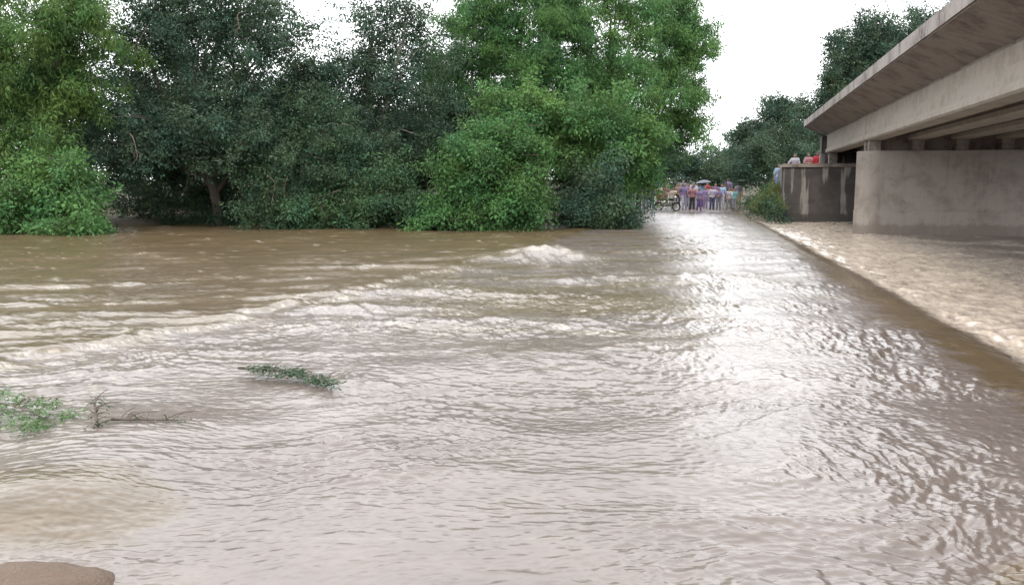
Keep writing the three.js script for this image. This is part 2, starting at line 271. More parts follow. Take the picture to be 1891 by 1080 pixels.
// ---------------------------------------------------------------- foliage
function leafGeometry(len, wid, fold, droop) {   // one pointed leaf, four triangles, along +z from its stalk
  const g = new THREE.BufferGeometry();
  const p = [0, 0, 0, -wid / 2, fold, len * 0.4, wid / 2, fold, len * 0.4, 0, 0, len * 0.45, 0, -droop, len];
  g.setAttribute('position', new THREE.Float32BufferAttribute(p, 3)); g.setIndex([0, 3, 1, 0, 2, 3, 1, 3, 4, 3, 2, 4]); return g;
}
function clumpGeometry(seed, n, len, wid, spread, hang) {
  const rr = mulberry(seed), list = [];
  for (let i = 0; i < n; i++) {
    const l = len * (0.65 + 0.7 * rr()), g = leafGeometry(l, wid * (0.7 + 0.6 * rr()), wid * 0.12, l * 0.18), d = V(rr() - 0.5, rr() - 0.5, rr() - 0.5).normalize();
    const o = d.clone().multiplyScalar(spread * (0.25 + 0.75 * rr())), q = d.clone().add(V(0, -hang, 0)).add(V(rr() - 0.5, rr() - 0.5, rr() - 0.5).multiplyScalar(0.8)).normalize();
    const m = new THREE.Matrix4().makeRotationFromQuaternion(new THREE.Quaternion().setFromUnitVectors(V(0, 0, 1), q).multiply(new THREE.Quaternion().setFromAxisAngle(V(0, 0, 1), (rr() - 0.5) * 2.4)));
    g.applyMatrix4(m); g.translate(o.x, o.y, o.z); list.push(g);
  }
  const g = mergeGeometries(list); g.computeVertexNormals(); return g;
}
const CL = {
  broad: [clumpGeometry(1, 12, 0.145, 0.08, 0.25, 0.25), clumpGeometry(2, 12, 0.15, 0.075, 0.28, 0.3)],
  small: [clumpGeometry(3, 15, 0.115, 0.06, 0.27, 0.1), clumpGeometry(4, 15, 0.12, 0.058, 0.3, 0.15)],
  narrow: [clumpGeometry(5, 16, 0.17, 0.042, 0.25, 0.35), clumpGeometry(6, 16, 0.18, 0.04, 0.28, 0.5)],
};
const leafMat = (r, g, b) => new THREE.MeshPhysicalMaterial({ color: lin(r, g, b), roughness: 0.8, specularIntensity: 0.35, transmission: 0.35, thickness: 0, side: THREE.DoubleSide });
const LM = {
  lime: leafMat(0.056, 0.115, 0.025), bright: leafMat(0.060, 0.138, 0.036), fresh: leafMat(0.046, 0.118, 0.030), mid: leafMat(0.032, 0.074, 0.028),
  dark: leafMat(0.031, 0.066, 0.029), blue: leafMat(0.034, 0.067, 0.036), grass: leafMat(0.11, 0.13, 0.035), grey: leafMat(0.040, 0.080, 0.042),
};
const barkMat = std(lin(0.075, 0.06, 0.048), 0.95), paleBark = std(lin(0.19, 0.17, 0.15), 0.9);
const tmpM = new THREE.Matrix4(), tmpQ = new THREE.Quaternion(), tmpC = new THREE.Color();
let copies = 0;
function crown(lobes, kind, mat, density, seed, scale = 1, vary = 0.3) {
  const rr = mulberry(seed), pts = [];
  for (const [cx, cy, cz, rx, ry, rz, dk = 1] of lobes) {
    const area = 4 * Math.PI * Math.pow((Math.pow(rx * ry, 1.6) + Math.pow(rx * rz, 1.6) + Math.pow(ry * rz, 1.6)) / 3, 1 / 1.6);
    const n = Math.round(area * density * dk * 1.5), boughs = Math.max(7, Math.round(area / (1.5 * scale * scale))), per = Math.round(n * 0.82 / boughs);
    const dir = () => { for (;;) { const d = V(rr() * 2 - 1, rr() * 2 - 1, rr() * 2 - 1), l = d.lengthSq(); if (l < 1 && l > 0.01) return d.normalize(); } };
    const push = p => { if (p.y < 0.02) p.y = 0.02 + 0.15 * rr(); pts.push(p); };
    for (let i = 0; i < boughs; i++) {       // sprays of leaves at the ends of the boughs, drawn out along each bough
      const d = dir(), q = (0.55 + 0.5 * rr() + (rr() < 0.14 ? 0.3 : 0)) * (1 + 0.25 * n3(d.x * 2 + seed, d.y * 2, d.z * 2)), c = V(cx + d.x * rx * q, cy + d.y * ry * q, cz + d.z * rz * q), rb = scale * (0.28 + 0.62 * rr() * rr() + 0.12 * rr());
      const m = Math.round(per * (0.3 + 3.2 * rb * rb / scale / scale)), out = 0.5 + 1.1 * rr();
      for (let j = 0; j < m; j++) { const e = dir(), w = rb * Math.pow(rr(), 0.5), o = e.dot(d) * w * out; push(V(c.x + e.x * w + d.x * o, c.y + e.y * w * 0.7 + d.y * o - 0.35 * w * rr(), c.z + e.z * w + d.z * o)); }
    }
    for (let i = 0; i < n * 0.2; i++) { const d = dir(), q = 0.35 + 0.6 * rr(); push(V(cx + d.x * rx * q, cy + d.y * ry * q, cz + d.z * rz * q)); }
  }
  const groups = CL[kind].map((g, gi) => {
    const sel = pts.filter((_, i) => i % CL[kind].length === gi), im = new THREE.InstancedMesh(g, mat, sel.length);
    sel.forEach((p, i) => {
      const sc = scale * (0.55 + 0.95 * rr() * rr() + 0.2 * rr()); tmpQ.setFromEuler(new THREE.Euler((rr() - 0.5) * 0.9, rr() * 6.283, (rr() - 0.5) * 0.9));
      im.setMatrixAt(i, tmpM.compose(p, tmpQ, V(sc, sc, sc)));
      const b = 1 + vary * (n3(p.x * 0.7, p.y * 0.7 + seed, p.z * 0.7) + 0.7 * (rr() - 0.5)), y = 1 + 0.2 * n3(p.x * 0.5 + 9, p.y * 0.5, p.z * 0.5 + seed) + 0.14 * (rr() - 0.5);
      im.setColorAt(i, tmpC.setRGB(clamp(b * y, 0.25, 2), clamp(b, 0.25, 2), clamp(b / y, 0.25, 2)));
    });
    im.castShadow = im.receiveShadow = true; im.userData.kind = 'stuff'; im.name = 'crown'; copies += sel.length; return im;
  });
  return groups;
}
let treeSeed = 500;
// lobes are in metres relative to the tree's foot: [x, y, z, rx, ry, rz, density]
function tree(name, label, [x, z], lobes, o) {
  const y0 = Math.max(-0.1, landHeight(x, z) - 0.15), t = thing(name, label, o.category || 'tree', [x, y0, z], 0, o.group), rr = mulberry(++treeSeed);
  const limbs = [], stem = o.trunk ?? 0.14;
  const tops = [...lobes].sort((a, b) => b[1] - a[1]), main = tops[Math.floor(tops.length * 0.3)];
  if (stem > 0) {
    const fork = main[1] * 0.45, lean = V(main[0] * 0.35 + (rr() - 0.5) * 0.3, fork, main[2] * 0.35);
    limbs.push(taperTube([V(0, -0.3, 0), V(lean.x * 0.3 + 0.1 * (rr() - 0.5), fork * 0.5, lean.z * 0.3), lean, V(main[0] * 0.8, main[1] * 0.8, main[2] * 0.8), V(main[0], main[1] + main[4] * 0.5, main[2])], stem, stem * 0.2, 8, 14));
    for (const l of lobes) { if (l === main) continue;
      const k = 0.35 + 0.55 * rr(), from = lean.clone().multiplyScalar(Math.min(1, k)); if (l[1] < from.y) from.multiplyScalar(0.45);
      const to = V(l[0], l[1] + l[4] * 0.25, l[2]), mid = from.clone().lerp(to, 0.5).add(V((rr() - 0.5) * 0.5, 0.25 + 0.3 * rr(), (rr() - 0.5) * 0.5));
      limbs.push(taperTube([from, mid, to], stem * 0.5, stem * 0.12, 6, 8));
      for (let i = 0; i < 4; i++) { const d = V(rr() - 0.5, rr() * 0.8 - 0.1, rr() - 0.5).normalize(), e = to.clone().add(V(d.x * l[3], d.y * l[4], d.z * l[5]).multiplyScalar(0.85)); limbs.push(taperTube([mid, to.clone().lerp(e, 0.4).add(V(0, 0.15, 0)), e], stem * 0.2, 0.012, 5, 5)); }
    }
    part('trunk', mergeGeometries(limbs), o.bark || barkMat, t);
    if (o.twigs) for (let i = 0; i < o.twigs; i++) { // dead hanging limbs
      const l = lobes[Math.floor(rr() * lobes.length)], a = V(l[0] + (rr() - 0.5) * l[3], l[1] - l[4] * 0.3, l[2] + l[5] * 0.75), b = a.clone().add(V((rr() - 0.5) * 1.6, -0.7 - rr() * 0.9, 0.4 + 0.4 * rr())), m = a.clone().lerp(b, 0.5).add(V((rr() - 0.5) * 0.5, 0.25, 0));
      const g = [taperTube([a, m, b], 0.03, 0.006, 5, 7)]; for (let j = 0; j < 4; j++) { const p = m.clone().lerp(b, rr()); g.push(taperTube([p, p.clone().add(V((rr() - 0.5) * 0.5, -0.15 - 0.2 * rr(), 0.1)), p.clone().add(V((rr() - 0.5) * 0.8, -0.4 - 0.3 * rr(), 0.12))], 0.01, 0.003, 4, 4)); }
      part('dead_limb', mergeGeometries(g), barkMat, t);
    }
  }
  for (const im of crown(lobes, o.leaf, o.mat, o.density || 12, treeSeed, o.scale || 1, o.vary ?? 0.3)) t.add(im);
  return t;
}
const bank = 'trees on the far bank', scrub = 'bushes along the far water edge', back = 'trees far back behind the bank';
// left end of the bank
tree('bamboo', 'tall yellow-green feathery bamboo at the left edge of the picture', [-18.4, -32.6], [[0.4, 7.0, 0, 2.9, 2.0, 2.0], [-1.2, 4.2, 0.2, 2.3, 2.2, 1.8], [2.4, 7.7, 0.3, 1.6, 1.1, 1.5], [-2.8, 7.2, 0, 2.4, 2.4, 2], [1.2, 2.6, 0.6, 1.4, 1.6, 1.4], [1.4, 5.0, 0, 1.5, 1.4, 1.3]], { leaf: 'narrow', mat: LM.lime, density: 17, trunk: 0.08, group: bank });
tree('leafy_bush', 'fresh green bush trailing into the water at the left edge', [-16.3, -30.0], [[0, 1.3, 0, 1.7, 1.35, 1.3], [1.35, 0.75, 0.3, 1.0, 0.85, 0.9], [-1.5, 1.1, 0.3, 1.3, 1.3, 1.2], [0.5, 2.0, -0.3, 1.2, 0.9, 1.0], [1.8, 0.3, 0.5, 0.6, 0.4, 0.6]], { leaf: 'broad', mat: LM.bright, density: 17, trunk: 0.06, group: scrub, category: 'bush' });
tree('broadleaf_tree', 'big dark tree spreading over the black hollow', [-12.6, -37.0], [[-0.6, 7.6, 0, 3.6, 2.2, 2.6], [2.4, 6.6, 0.4, 2.7, 2.3, 2.3], [-3.4, 4.6, 0.6, 2.1, 1.8, 2.0], [0.4, 4.4, 0.8, 3.4, 1.6, 2.2], [3.7, 4.9, 0.2, 1.6, 2.2, 1.8], [-3.2, 7.6, -0.3, 1.8, 1.4, 1.6, 0.5], [-1.6, 3.2, 0.2, 2.0, 1.1, 1.6], [0.8, 9.2, 0, 2.6, 1.5, 1.9], [-2.4, 9.0, 0, 2.2, 1.4, 1.7], [4.3, 6.4, 0, 1.0, 1.3, 1.0, 0.7], [-1.4, 4.0, 3.0, 2.2, 0.9, 1.6], [-3.2, 2.9, 2.4, 1.3, 1.0, 1.3], [2.0, 3.7, 2.6, 1.9, 1.0, 1.5]], { leaf: 'small', mat: LM.blue, density: 13, trunk: 0.24, twigs: 5, group: bank });
tree('broadleaf_tree', 'dark tree right of the black hollow with boughs near the water', [-9.0, -34.6], [[0.2, 2.6, 0, 1.9, 1.5, 1.5], [-0.9, 1.5, 0.3, 1.4, 1.1, 1.2], [1.6, 3.6, -0.2, 1.7, 1.7, 1.5], [0.8, 0.9, 0.6, 1.6, 0.9, 1.0], [2.0, 2.0, 0.3, 1.4, 1.3, 1.2]], { leaf: 'small', mat: LM.dark, density: 15, trunk: 0.14, twigs: 3, group: bank });
tree('broadleaf_tree', 'dark airy tree just right of the notch of sky', [-6.1, -38.6], [[0, 8.4, 0, 1.9, 1.9, 1.7, 0.7], [1.5, 6.2, 0, 2.0, 2.6, 1.8], [-1.3, 5.2, 0.2, 1.6, 2.0, 1.6], [0.2, 3.5, 0.5, 2.6, 1.8, 1.9], [1.7, 9.0, 0.2, 1.3, 1.2, 1.2, 0.6], [-0.4, 7.2, 0, 1.1, 1.2, 1.1, 0.6], [-1.8, 2.4, 0.6, 1.5, 1.5, 1.4]], { leaf: 'small', mat: LM.blue, density: 13, trunk: 0.16, bark: paleBark, twigs: 3, group: bank });
tree('leafy_bush', 'low dark green scrub between the hollow and the round bush', [-6.2, -33.2], [[0, 0.9, 0, 1.6, 1.0, 1.0], [1.6, 1.2, -0.2, 1.2, 1.2, 1.0], [-1.5, 0.7, 0.1, 1.1, 0.8, 0.9], [2.2, 0.5, 0.2, 0.9, 0.7, 0.8]], { leaf: 'broad', mat: LM.mid, density: 17, trunk: 0.05, group: scrub, category: 'bush' });
tree('climber_bush', 'big round bush draped in climbers at the water edge', [-0.75, -32.9], [[0, 2.1, 0, 2.35, 2.0, 1.6], [0.4, 3.4, -0.3, 1.9, 1.0, 1.3], [-1.2, 1.2, 0.5, 1.5, 1.2, 1.0], [1.2, 1.1, 0.5, 1.4, 1.2, 1.0], [0.0, 0.7, 0.8, 1.8, 0.8, 0.8], [-0.8, 3.1, 0.1, 1.3, 1.1, 1.1]], { leaf: 'broad', mat: LM.fresh, density: 19, trunk: 0.1, group: scrub, category: 'bush', scale: 0.95 });
tree('climber_tree', 'bright green creeper-hung tree behind the round bush', [2.7, -36.0], [[0, 4.2, 0, 2.1, 1.3, 1.6], [-2.0, 4.6, 0.2, 1.7, 1.2, 1.3], [1.7, 4.0, -0.4, 1.5, 1.3, 1.2], [-0.6, 2.9, 0.2, 1.6, 1.2, 1.0], [2.7, 3.0, -0.5, 0.9, 1.1, 0.9], [3.2, 2.1, -0.6, 0.5, 0.9, 0.5]], { leaf: 'broad', mat: LM.bright, density: 16, trunk: 0.13, group: bank });
tree('leafy_bush', 'grey-green rounded bush at the right end of the far bank', [3.25, -34.6], [[0, 1.35, 0, 1.4, 1.2, 1.1], [0.8, 0.9, 0.2, 0.95, 0.85, 0.9], [-0.8, 0.8, 0.3, 0.9, 0.8, 0.8], [0.1, 0.6, 0.6, 1.2, 0.6, 0.6]], { leaf: 'small', mat: LM.grey, density: 20, trunk: 0.05, group: scrub, category: 'bush' });
[[-15.2, -37.6, 'shaded shrub at the left side of the black hollow'], [-12.9, -38.8, 'shaded shrub at the back of the black hollow'], [-10.6, -37.4, 'shaded shrub at the right side of the black hollow']].forEach(([x, z, label]) => tree('understorey_shrub', label, [x, z], [[0, 1.4, 0, 1.7, 1.4, 1.2], [0.6, 2.6, -0.4, 1.5, 1.1, 1.1], [-0.8, 0.7, 0.4, 1.2, 0.8, 0.9]], { leaf: 'small', mat: LM.dark, density: 12, trunk: 0.05, group: 'shrubs in the hollow', category: 'bush' }));
tree('leafy_bush', 'dark drooping scrub at the water edge right of the hollow', [-9.6, -33.4], [[0, 0.9, 0, 1.3, 1.0, 0.9], [1.3, 0.7, 0.1, 1.1, 0.8, 0.8]], { leaf: 'small', mat: LM.dark, density: 16, trunk: 0.05, group: scrub, category: 'bush' });
// tall row behind
tree('slender_tree', 'slender green tree whose bare stem shows against the sky', [-2.1, -42.0], [[0, 8.6, 0, 2.2, 2.4, 1.8], [1.0, 10.0, 0, 1.8, 1.2, 1.5], [-1.2, 7.0, 0, 1.3, 1.2, 1.2, 0.7]], { leaf: 'narrow', mat: LM.fresh, density: 12, trunk: 0.09, bark: paleBark, group: bank });
tree('slender_tree', 'second slender stem beside the bare one, crown merging with the green row', [-1.55, -42.8], [[0.6, 9.2, 0, 1.6, 1.9, 1.5], [1.6, 7.6, 0, 1.3, 1.1, 1.2]], { leaf: 'narrow', mat: LM.mid, density: 11, trunk: 0.08, bark: paleBark, group: bank });
tree('tall_tree', 'tall green tree rising behind the round bush', [1.3, -41.4], [[0, 8.5, 0, 2.9, 2.4, 2.1], [0.2, 6.2, 0.4, 2.5, 1.7, 1.8], [0.3, 10.3, 0, 2.2, 1.4, 1.7], [-1.9, 5.6, 0.3, 1.4, 1.2, 1.2], [1.6, 4.2, 0.3, 2.0, 1.6, 1.5]], { leaf: 'narrow', mat: LM.fresh, density: 15, trunk: 0.17, group: bank });
tree('tall_tree', 'tall leafy green tree second from the right end of the row', [4.8, -42.6], [[0, 8.6, 0, 3.0, 2.6, 2.2], [0.2, 5.8, 0.4, 2.8, 2.1, 2.0], [0.3, 10.6, 0, 2.2, 1.4, 1.7], [0.2, 3.6, 0.3, 2.2, 1.6, 1.6]], { leaf: 'narrow', mat: LM.bright, density: 15, trunk: 0.17, group: bank });
tree('tall_tree', 'tall yellow-green tree at the right end of the row beside the road', [6.7, -45.4], [[1.2, 9.0, 0, 2.1, 2.6, 2.0], [1.5, 5.9, 0.2, 1.8, 2.2, 1.7], [0.5, 3.9, 0.2, 1.4, 1.3, 1.3], [2.5, 7.4, 0, 1.2, 2.0, 1.2], [2.4, 9.6, 0, 1.2, 1.5, 1.1], [3.5, 9.0, 0, 0.5, 0.8, 0.6, 0.5], [3.2, 6.6, 0.2, 0.5, 0.8, 0.6, 0.5], [2.3, 4.6, 0, 0.9, 1.0, 0.9], [1.4, 11.2, 0, 1.5, 1.0, 1.2]], { leaf: 'narrow', mat: LM.bright, density: 15, trunk: 0.16, group: bank });
tree('leafy_bush', 'dim green shrub at the foot of the row where the road leaves the water', [5.6, -45.5], [[0, 1.5, 0, 1.3, 1.4, 1.3], [-1.3, 1.0, 0.4, 1.2, 1.0, 1.0], [0.3, 2.6, -0.3, 1.2, 1.4, 1.2]], { leaf: 'small', mat: LM.dark, density: 16, trunk: 0.06, group: scrub, category: 'bush' });
// darker trees filling the wood behind
[[-30, -40, 'dark tree beyond the bamboo, furthest left of the wood'], [-23.5, -43, 'dark tree behind the bamboo at the left of the wood'], [-17.5, -45, 'dark tree seen through the sky gaps beside the bamboo'], [-12.5, -47, 'dark tree standing behind the big spreading tree'], [-7.6, -48, 'dark tree showing under the notch of sky'], [-3.6, -49, 'dark tree deep in the wood behind the airy tree'], [0.8, -51, 'dark tree deep in the wood behind the slender stems'], [5.4, -53, 'dark tree deep in the wood behind the tall green row']].forEach(([x, z, label], i) => {
  const k = [1.1, 1.1, 0.95, 0.9, 0.74, 0.98, 0.84, 1.05][i];
  tree('wood_tree', label, [x, z], [[0, 6.2 * k, 0, 3.0, 2.4 * k, 2.4], [-1.5, 4.0 * k, 0.3, 2.5, 2.0, 2.2], [1.6, 3.9 * k, 0.2, 2.6, 2.0, 2.2], [0.2, 1.7, 0.4, 3.2, 1.7, 2.2]], { leaf: 'small', mat: LM.dark, density: 11, trunk: 0.18, group: back, scale: 1.25 });
});
// far side, right of the road
tree('roadside_tree', 'rounded dark tree between the road and the bridge end', [22.8, -74], [[0.2, 4.8, 0, 2.8, 2.0, 2.4], [-2.2, 3.6, 0.3, 2.3, 1.8, 2.0], [2.4, 4.8, 0, 2.4, 2.1, 2.0], [0.4, 6.6, 0, 2.2, 1.3, 1.7], [2.6, 2.6, 0.4, 2.2, 1.6, 1.6], [-0.5, 1.6, 0.5, 3.4, 1.5, 2.2], [-4.4, 1.7, 0, 1.6, 1.1, 1.4]], { leaf: 'small', mat: LM.blue, density: 10, trunk: 0.22, group: 'trees right of the road', scale: 1.5 });
tree('roadside_tree', 'low dark tree behind the crowd at the end of the road', [19.5, -88], [[0, 3.3, 0, 3.6, 2.2, 2.4], [-3.0, 2.6, 0, 2.2, 1.8, 2], [2.6, 3.0, 0, 2.4, 1.9, 2], [0, 1.0, 0.5, 4.5, 1.3, 2]], { leaf: 'small', mat: LM.blue, density: 9, trunk: 0.2, group: 'trees right of the road', scale: 1.6 });
tree('roadside_tree', 'tall dark tree rising above the bridge deck against the sky', [26.4, -66], [[-0.4, 9.6, 0, 2.8, 2.6, 2.6, 1.3], [-2.0, 7.2, 0, 1.8, 2.2, 1.8, 1.3], [2.8, 10.0, 0, 2.8, 2.4, 2.2, 1.3], [5.0, 10.4, 0, 2.4, 2.2, 2.0], [-1.6, 9.0, 0.4, 1.9, 1.9, 1.7], [1.4, 6.6, 0, 3.0, 2.2, 2.4], [-1.0, 4.6, 0, 2.2, 1.8, 2.0], [0.4, 11.3, 0, 1.8, 1.1, 1.6]], { leaf: 'small', mat: LM.blue, density: 9, trunk: 0.26, group: 'trees right of the road', scale: 1.4 });
tree('roadside_tree', 'dark tree peeping over the upper end of the bridge kerb', [31.6, -68], [[0, 11.6, 0, 3.2, 2.4, 2.4], [2.6, 11.6, 0, 2.8, 2.4, 2.4], [-1.6, 9.6, 0, 2.4, 2, 2], [1, 7, 0, 3.4, 2, 2.4]], { leaf: 'small', mat: LM.blue, density: 9, trunk: 0.26, group: 'trees right of the road', scale: 1.4 });
tree('roadside_tree', 'small pale green tree left of the crowd where the road ends', [17.0, -96], [[-1, 2.6, 0, 3.2, 2.0, 2.4], [-3.4, 1.8, 0, 2.4, 1.6, 2]], { leaf: 'narrow', mat: LM.grey, density: 8, trunk: 0.15, group: 'trees right of the road', scale: 1.7 });
tree('roadside_bush', 'dark bush on top of the approach bank behind the bridge end', [18.4, -60], [[0, 2.4, 0, 2.6, 1.9, 1.8], [2.4, 3.0, -0.4, 2.4, 2.2, 1.8], [-2.0, 1.8, 0.2, 1.6, 1.3, 1.3]], { leaf: 'small', mat: LM.blue, density: 11, trunk: 0.08, category: 'bush', group: 'bushes by the bridge end', scale: 1.2 });
tree('roadside_bush', 'low olive bush on the grassy slope left of the abutment', [15.4, -51.5], [[0, 0.7, 0, 1.2, 0.8, 0.9], [1.0, 0.9, -0.3, 0.9, 0.7, 0.8]], { leaf: 'small', mat: LM.mid, density: 12, trunk: 0.04, category: 'bush', group: 'bushes by the bridge end' });
tree('riverside_weed', 'thin pale weed at the foot of the abutment', [12.75, -42.6], [[0, 0.7, 0, 0.5, 0.6, 0.4, 0.5], [0.45, 0.35, 0, 0.4, 0.4, 0.4, 0.6]], { leaf: 'broad', mat: LM.grey, density: 14, trunk: 0.02, category: 'plant' });

[[31, -47, 'dark tree glimpsed under the deck beyond the abutment'], [37, -41, 'added dark tree downstream behind the wall pier, screening light'], [43, -34, 'added dark tree downstream right of the wall pier, screening light'], [47, -26, 'added unseen dark tree on the downstream bank, screening light']].forEach(([x, z, label]) => tree('downstream_screen_tree', label, [x, z], [[0, 5.5, 0, 3.6, 2.6, 2.6], [-2, 3, 0.3, 2.8, 2.2, 2.2], [2, 3, 0, 2.8, 2.2, 2.2], [0, 1.4, 0, 3.6, 1.4, 2]], { leaf: 'small', mat: LM.dark, density: 6, trunk: 0.2, group: 'screening trees on the downstream bank', scale: 1.5 }));  // added to keep light from coming in under the deck, mostly unseen

// coarse grass on the approach bank
{
  const rr = mulberry(321), blades = [];
  for (let i = 0; i < 12; i++) { const g = leafGeometry(0.28 + 0.3 * rr(), 0.022, 0.004, 0.12); g.rotateX(-1.2 + 0.7 * (rr() - 0.5)); g.rotateY(rr() * 6.283); g.translate((rr() - 0.5) * 0.2, 0, (rr() - 0.5) * 0.2); blades.push(g); }
  const g = mergeGeometries(blades); g.computeVertexNormals(); const spots = [];
  while (spots.length < 9000) { const s = 38 + rr() * 22, t = -1 + rr() * 6.5, [x, z] = brXZ(s, t), h = landHeight(x, z); if (h < 0.12 || (t > 2.9 && s < 48.95) || roadT(x, z) < 2.7 || n2(x * 0.6, z * 0.6) < -0.45) continue; spots.push([x, h, z]); }
  const im = new THREE.InstancedMesh(g, LM.grass, spots.length);
  spots.forEach(([x, y, z], i) => { const k = 0.7 + 0.8 * rr(); im.setMatrixAt(i, tmpM.compose(V(x, y - 0.02, z), tmpQ.setFromEuler(new THREE.Euler(0, rr() * 6.283, 0)), V(k, k, k))); const b = 0.7 + 0.6 * rr(), w = 0.5 + 0.5 * n2(x * 0.4, z * 0.4); im.setColorAt(i, tmpC.setRGB(b * mix(0.6, 1.3, w), b, b * mix(1.1, 0.8, w))); });
  im.name = 'bank_grass'; im.userData = { kind: 'stuff', label: 'coarse yellow-green grass on the bank beside the abutment', category: 'grass' }; im.castShadow = im.receiveShadow = true; scene.add(im); copies += spots.length;
}
console.log('leaf copies', copies);

// ---------------------------------------------------------------- things in the water
const wetRock = new THREE.MeshPhysicalMaterial({ color: lin(0.075, 0.05, 0.034), roughness: 0.55, specularIntensity: 0.4, bumpMap: dataTex(256, 256, (u, v) => { const q = 0.5 + 0.3 * n2(u * 14, v * 14) + 0.2 * n2(u * 60, v * 60); return [q, q, q]; }, false), bumpScale: 0.006 });
{
  const g = mergeVertices(new THREE.IcosahedronGeometry(1, 5)), p = g.attributes.position;
  for (let i = 0; i < p.count; i++) { const d = V(p.getX(i), p.getY(i), p.getZ(i)), k = 1 + 0.07 * n3(d.x * 1.2, d.y * 1.2, d.z * 1.2) + 0.03 * n3(d.x * 4, d.y * 4, d.z * 4) + 0.01 * n3(d.x * 12, d.y * 12, d.z * 12); p.setXYZ(i, d.x * k * 0.44, d.y * k * 0.2, d.z * k * 0.3); }
  g.computeVertexNormals(); const m = shadow(new THREE.Mesh(g, wetRock)); m.name = numbered('boulder'); m.position.set(-2.12, -0.125, -3.42); m.rotation.y = 0.3; scene.add(m);
  tag(m, 'smooth wet brown boulder breaking the surface in the bottom left corner', 'rock');
}
function driftBranch(name, label, pts, r, leafSpots, mat, scale, kind = 'broad', spread = 0.14) {
  const o = pts[0], t = thing(name, label, 'branch', [o[0], o[1], o[2]]), P = pts.map(p => V(p[0] - o[0], p[1] - o[1], p[2] - o[2])), rr = mulberry(++treeSeed), c = new THREE.CatmullRomCurve3(P);
  const limbs = [taperTube(P, r, r * 0.3, 7, 14)];
  for (let i = 0; i < 14; i++) { const a = c.getPointAt(0.1 + 0.85 * rr()), d = V(rr() - 0.3, (rr() - 0.3) * 0.35, rr() - 0.5).multiplyScalar(0.34); limbs.push(taperTube([a, a.clone().add(d.clone().multiplyScalar(0.5)).add(V(0, 0.02, 0)), a.clone().add(d)], r * 0.35, 0.0025, 5, 4)); }
  part('stem', mergeGeometries(limbs), barkMat, t);
  const im = new THREE.InstancedMesh(CL[kind][0], mat, leafSpots);
  for (let i = 0; i < leafSpots; i++) { const a = c.getPointAt(Math.min(1, 0.08 + 0.92 * rr())), k = scale * (0.6 + 0.7 * rr()); im.setMatrixAt(i, tmpM.compose(V(a.x + (rr() - 0.5) * 0.12, Math.max(-0.02, a.y + (rr() - 0.4) * 0.045), a.z + (rr() - 0.5) * spread), tmpQ.setFromEuler(new THREE.Euler((rr() - 0.5) * 0.5, rr() * 6, 0)), V(k, k * 0.3, k))); const b = 0.6 + 0.7 * rr(); im.setColorAt(i, tmpC.setRGB(b, b, b)); }
  im.name = 'leaves'; im.userData.kind = 'stuff'; im.castShadow = im.receiveShadow = true; t.add(im); return t;
}
driftBranch('drift_branch', 'dark leafy branch drifting on the water left of centre', [[-2.5, 0.045, -7.62], [-2.2, 0.055, -7.5], [-1.85, 0.06, -7.3], [-1.5, 0.035, -7.0]], 0.014, 110, LM.dark, 0.3);
driftBranch('weed_raft', 'green raft of weed caught at the left edge of the water', [[-4.6, 0.06, -6.5], [-3.95, 0.07, -6.3], [-3.6, 0.07, -6.1], [-3.2, 0.04, -5.8]], 0.012, 210, LM.bright, 0.28, 'narrow', 0.6);
driftBranch('snag', 'bare dark snag of twigs sticking up beside the green weed', [[-2.86, 0.0, -5.7], [-2.9, 0.09, -5.78], [-2.94, 0.13, -5.85], [-3.0, 0.19, -5.98]], 0.014, 5, LM.dark, 0.25);
driftBranch('drift_twig', 'thin brown twig trailing to the right of the bare snag', [[-2.83, 0.06, -5.85], [-2.6, 0.055, -5.86], [-2.35, 0.04, -5.9]], 0.011, 4, LM.dark, 0.2);

// ---------------------------------------------------------------- people
function sdfMesh(res, size, center, dist) {
  const mc = new MarchingCubes(res, undefined, false, false, 60000); mc.isolation = 0; const f = mc.field, h = res / 2;
  for (let k = 0; k < res; k++) for (let j = 0; j < res; j++) for (let i = 0; i < res; i++) f[k * res * res + j * res + i] = -dist((i - h) / h * size + center[0], (j - h) / h * size + center[1], (k - h) / h * size + center[2]);
  mc.update(); const n = mc.count, g = new THREE.BufferGeometry();
  g.setAttribute('position', new THREE.BufferAttribute(mc.positionArray.slice(0, n * 3), 3)); g.setAttribute('normal', new THREE.BufferAttribute(mc.normalArray.slice(0, n * 3), 3));
  g.scale(size, size, size); g.translate(...center); g.deleteAttribute('normal'); const w = mergeVertices(g, 1e-4); w.computeVertexNormals(); return w;
}
function cap(p, a, b, ra, rb) { const abx = b[0] - a[0], aby = b[1] - a[1], abz = b[2] - a[2], px = p[0] - a[0], py = p[1] - a[1], pz = p[2] - a[2]; const t = clamp((px * abx + py * aby + pz * abz) / (abx * abx + aby * aby + abz * abz)); return Math.hypot(px - abx * t, py - aby * t, pz - abz * t) - mix(ra, rb, t); }
const smin = (a, b, k) => { const h = Math.max(k - Math.abs(a - b), 0) / k; return Math.min(a, b) - h * h * k * 0.25; };
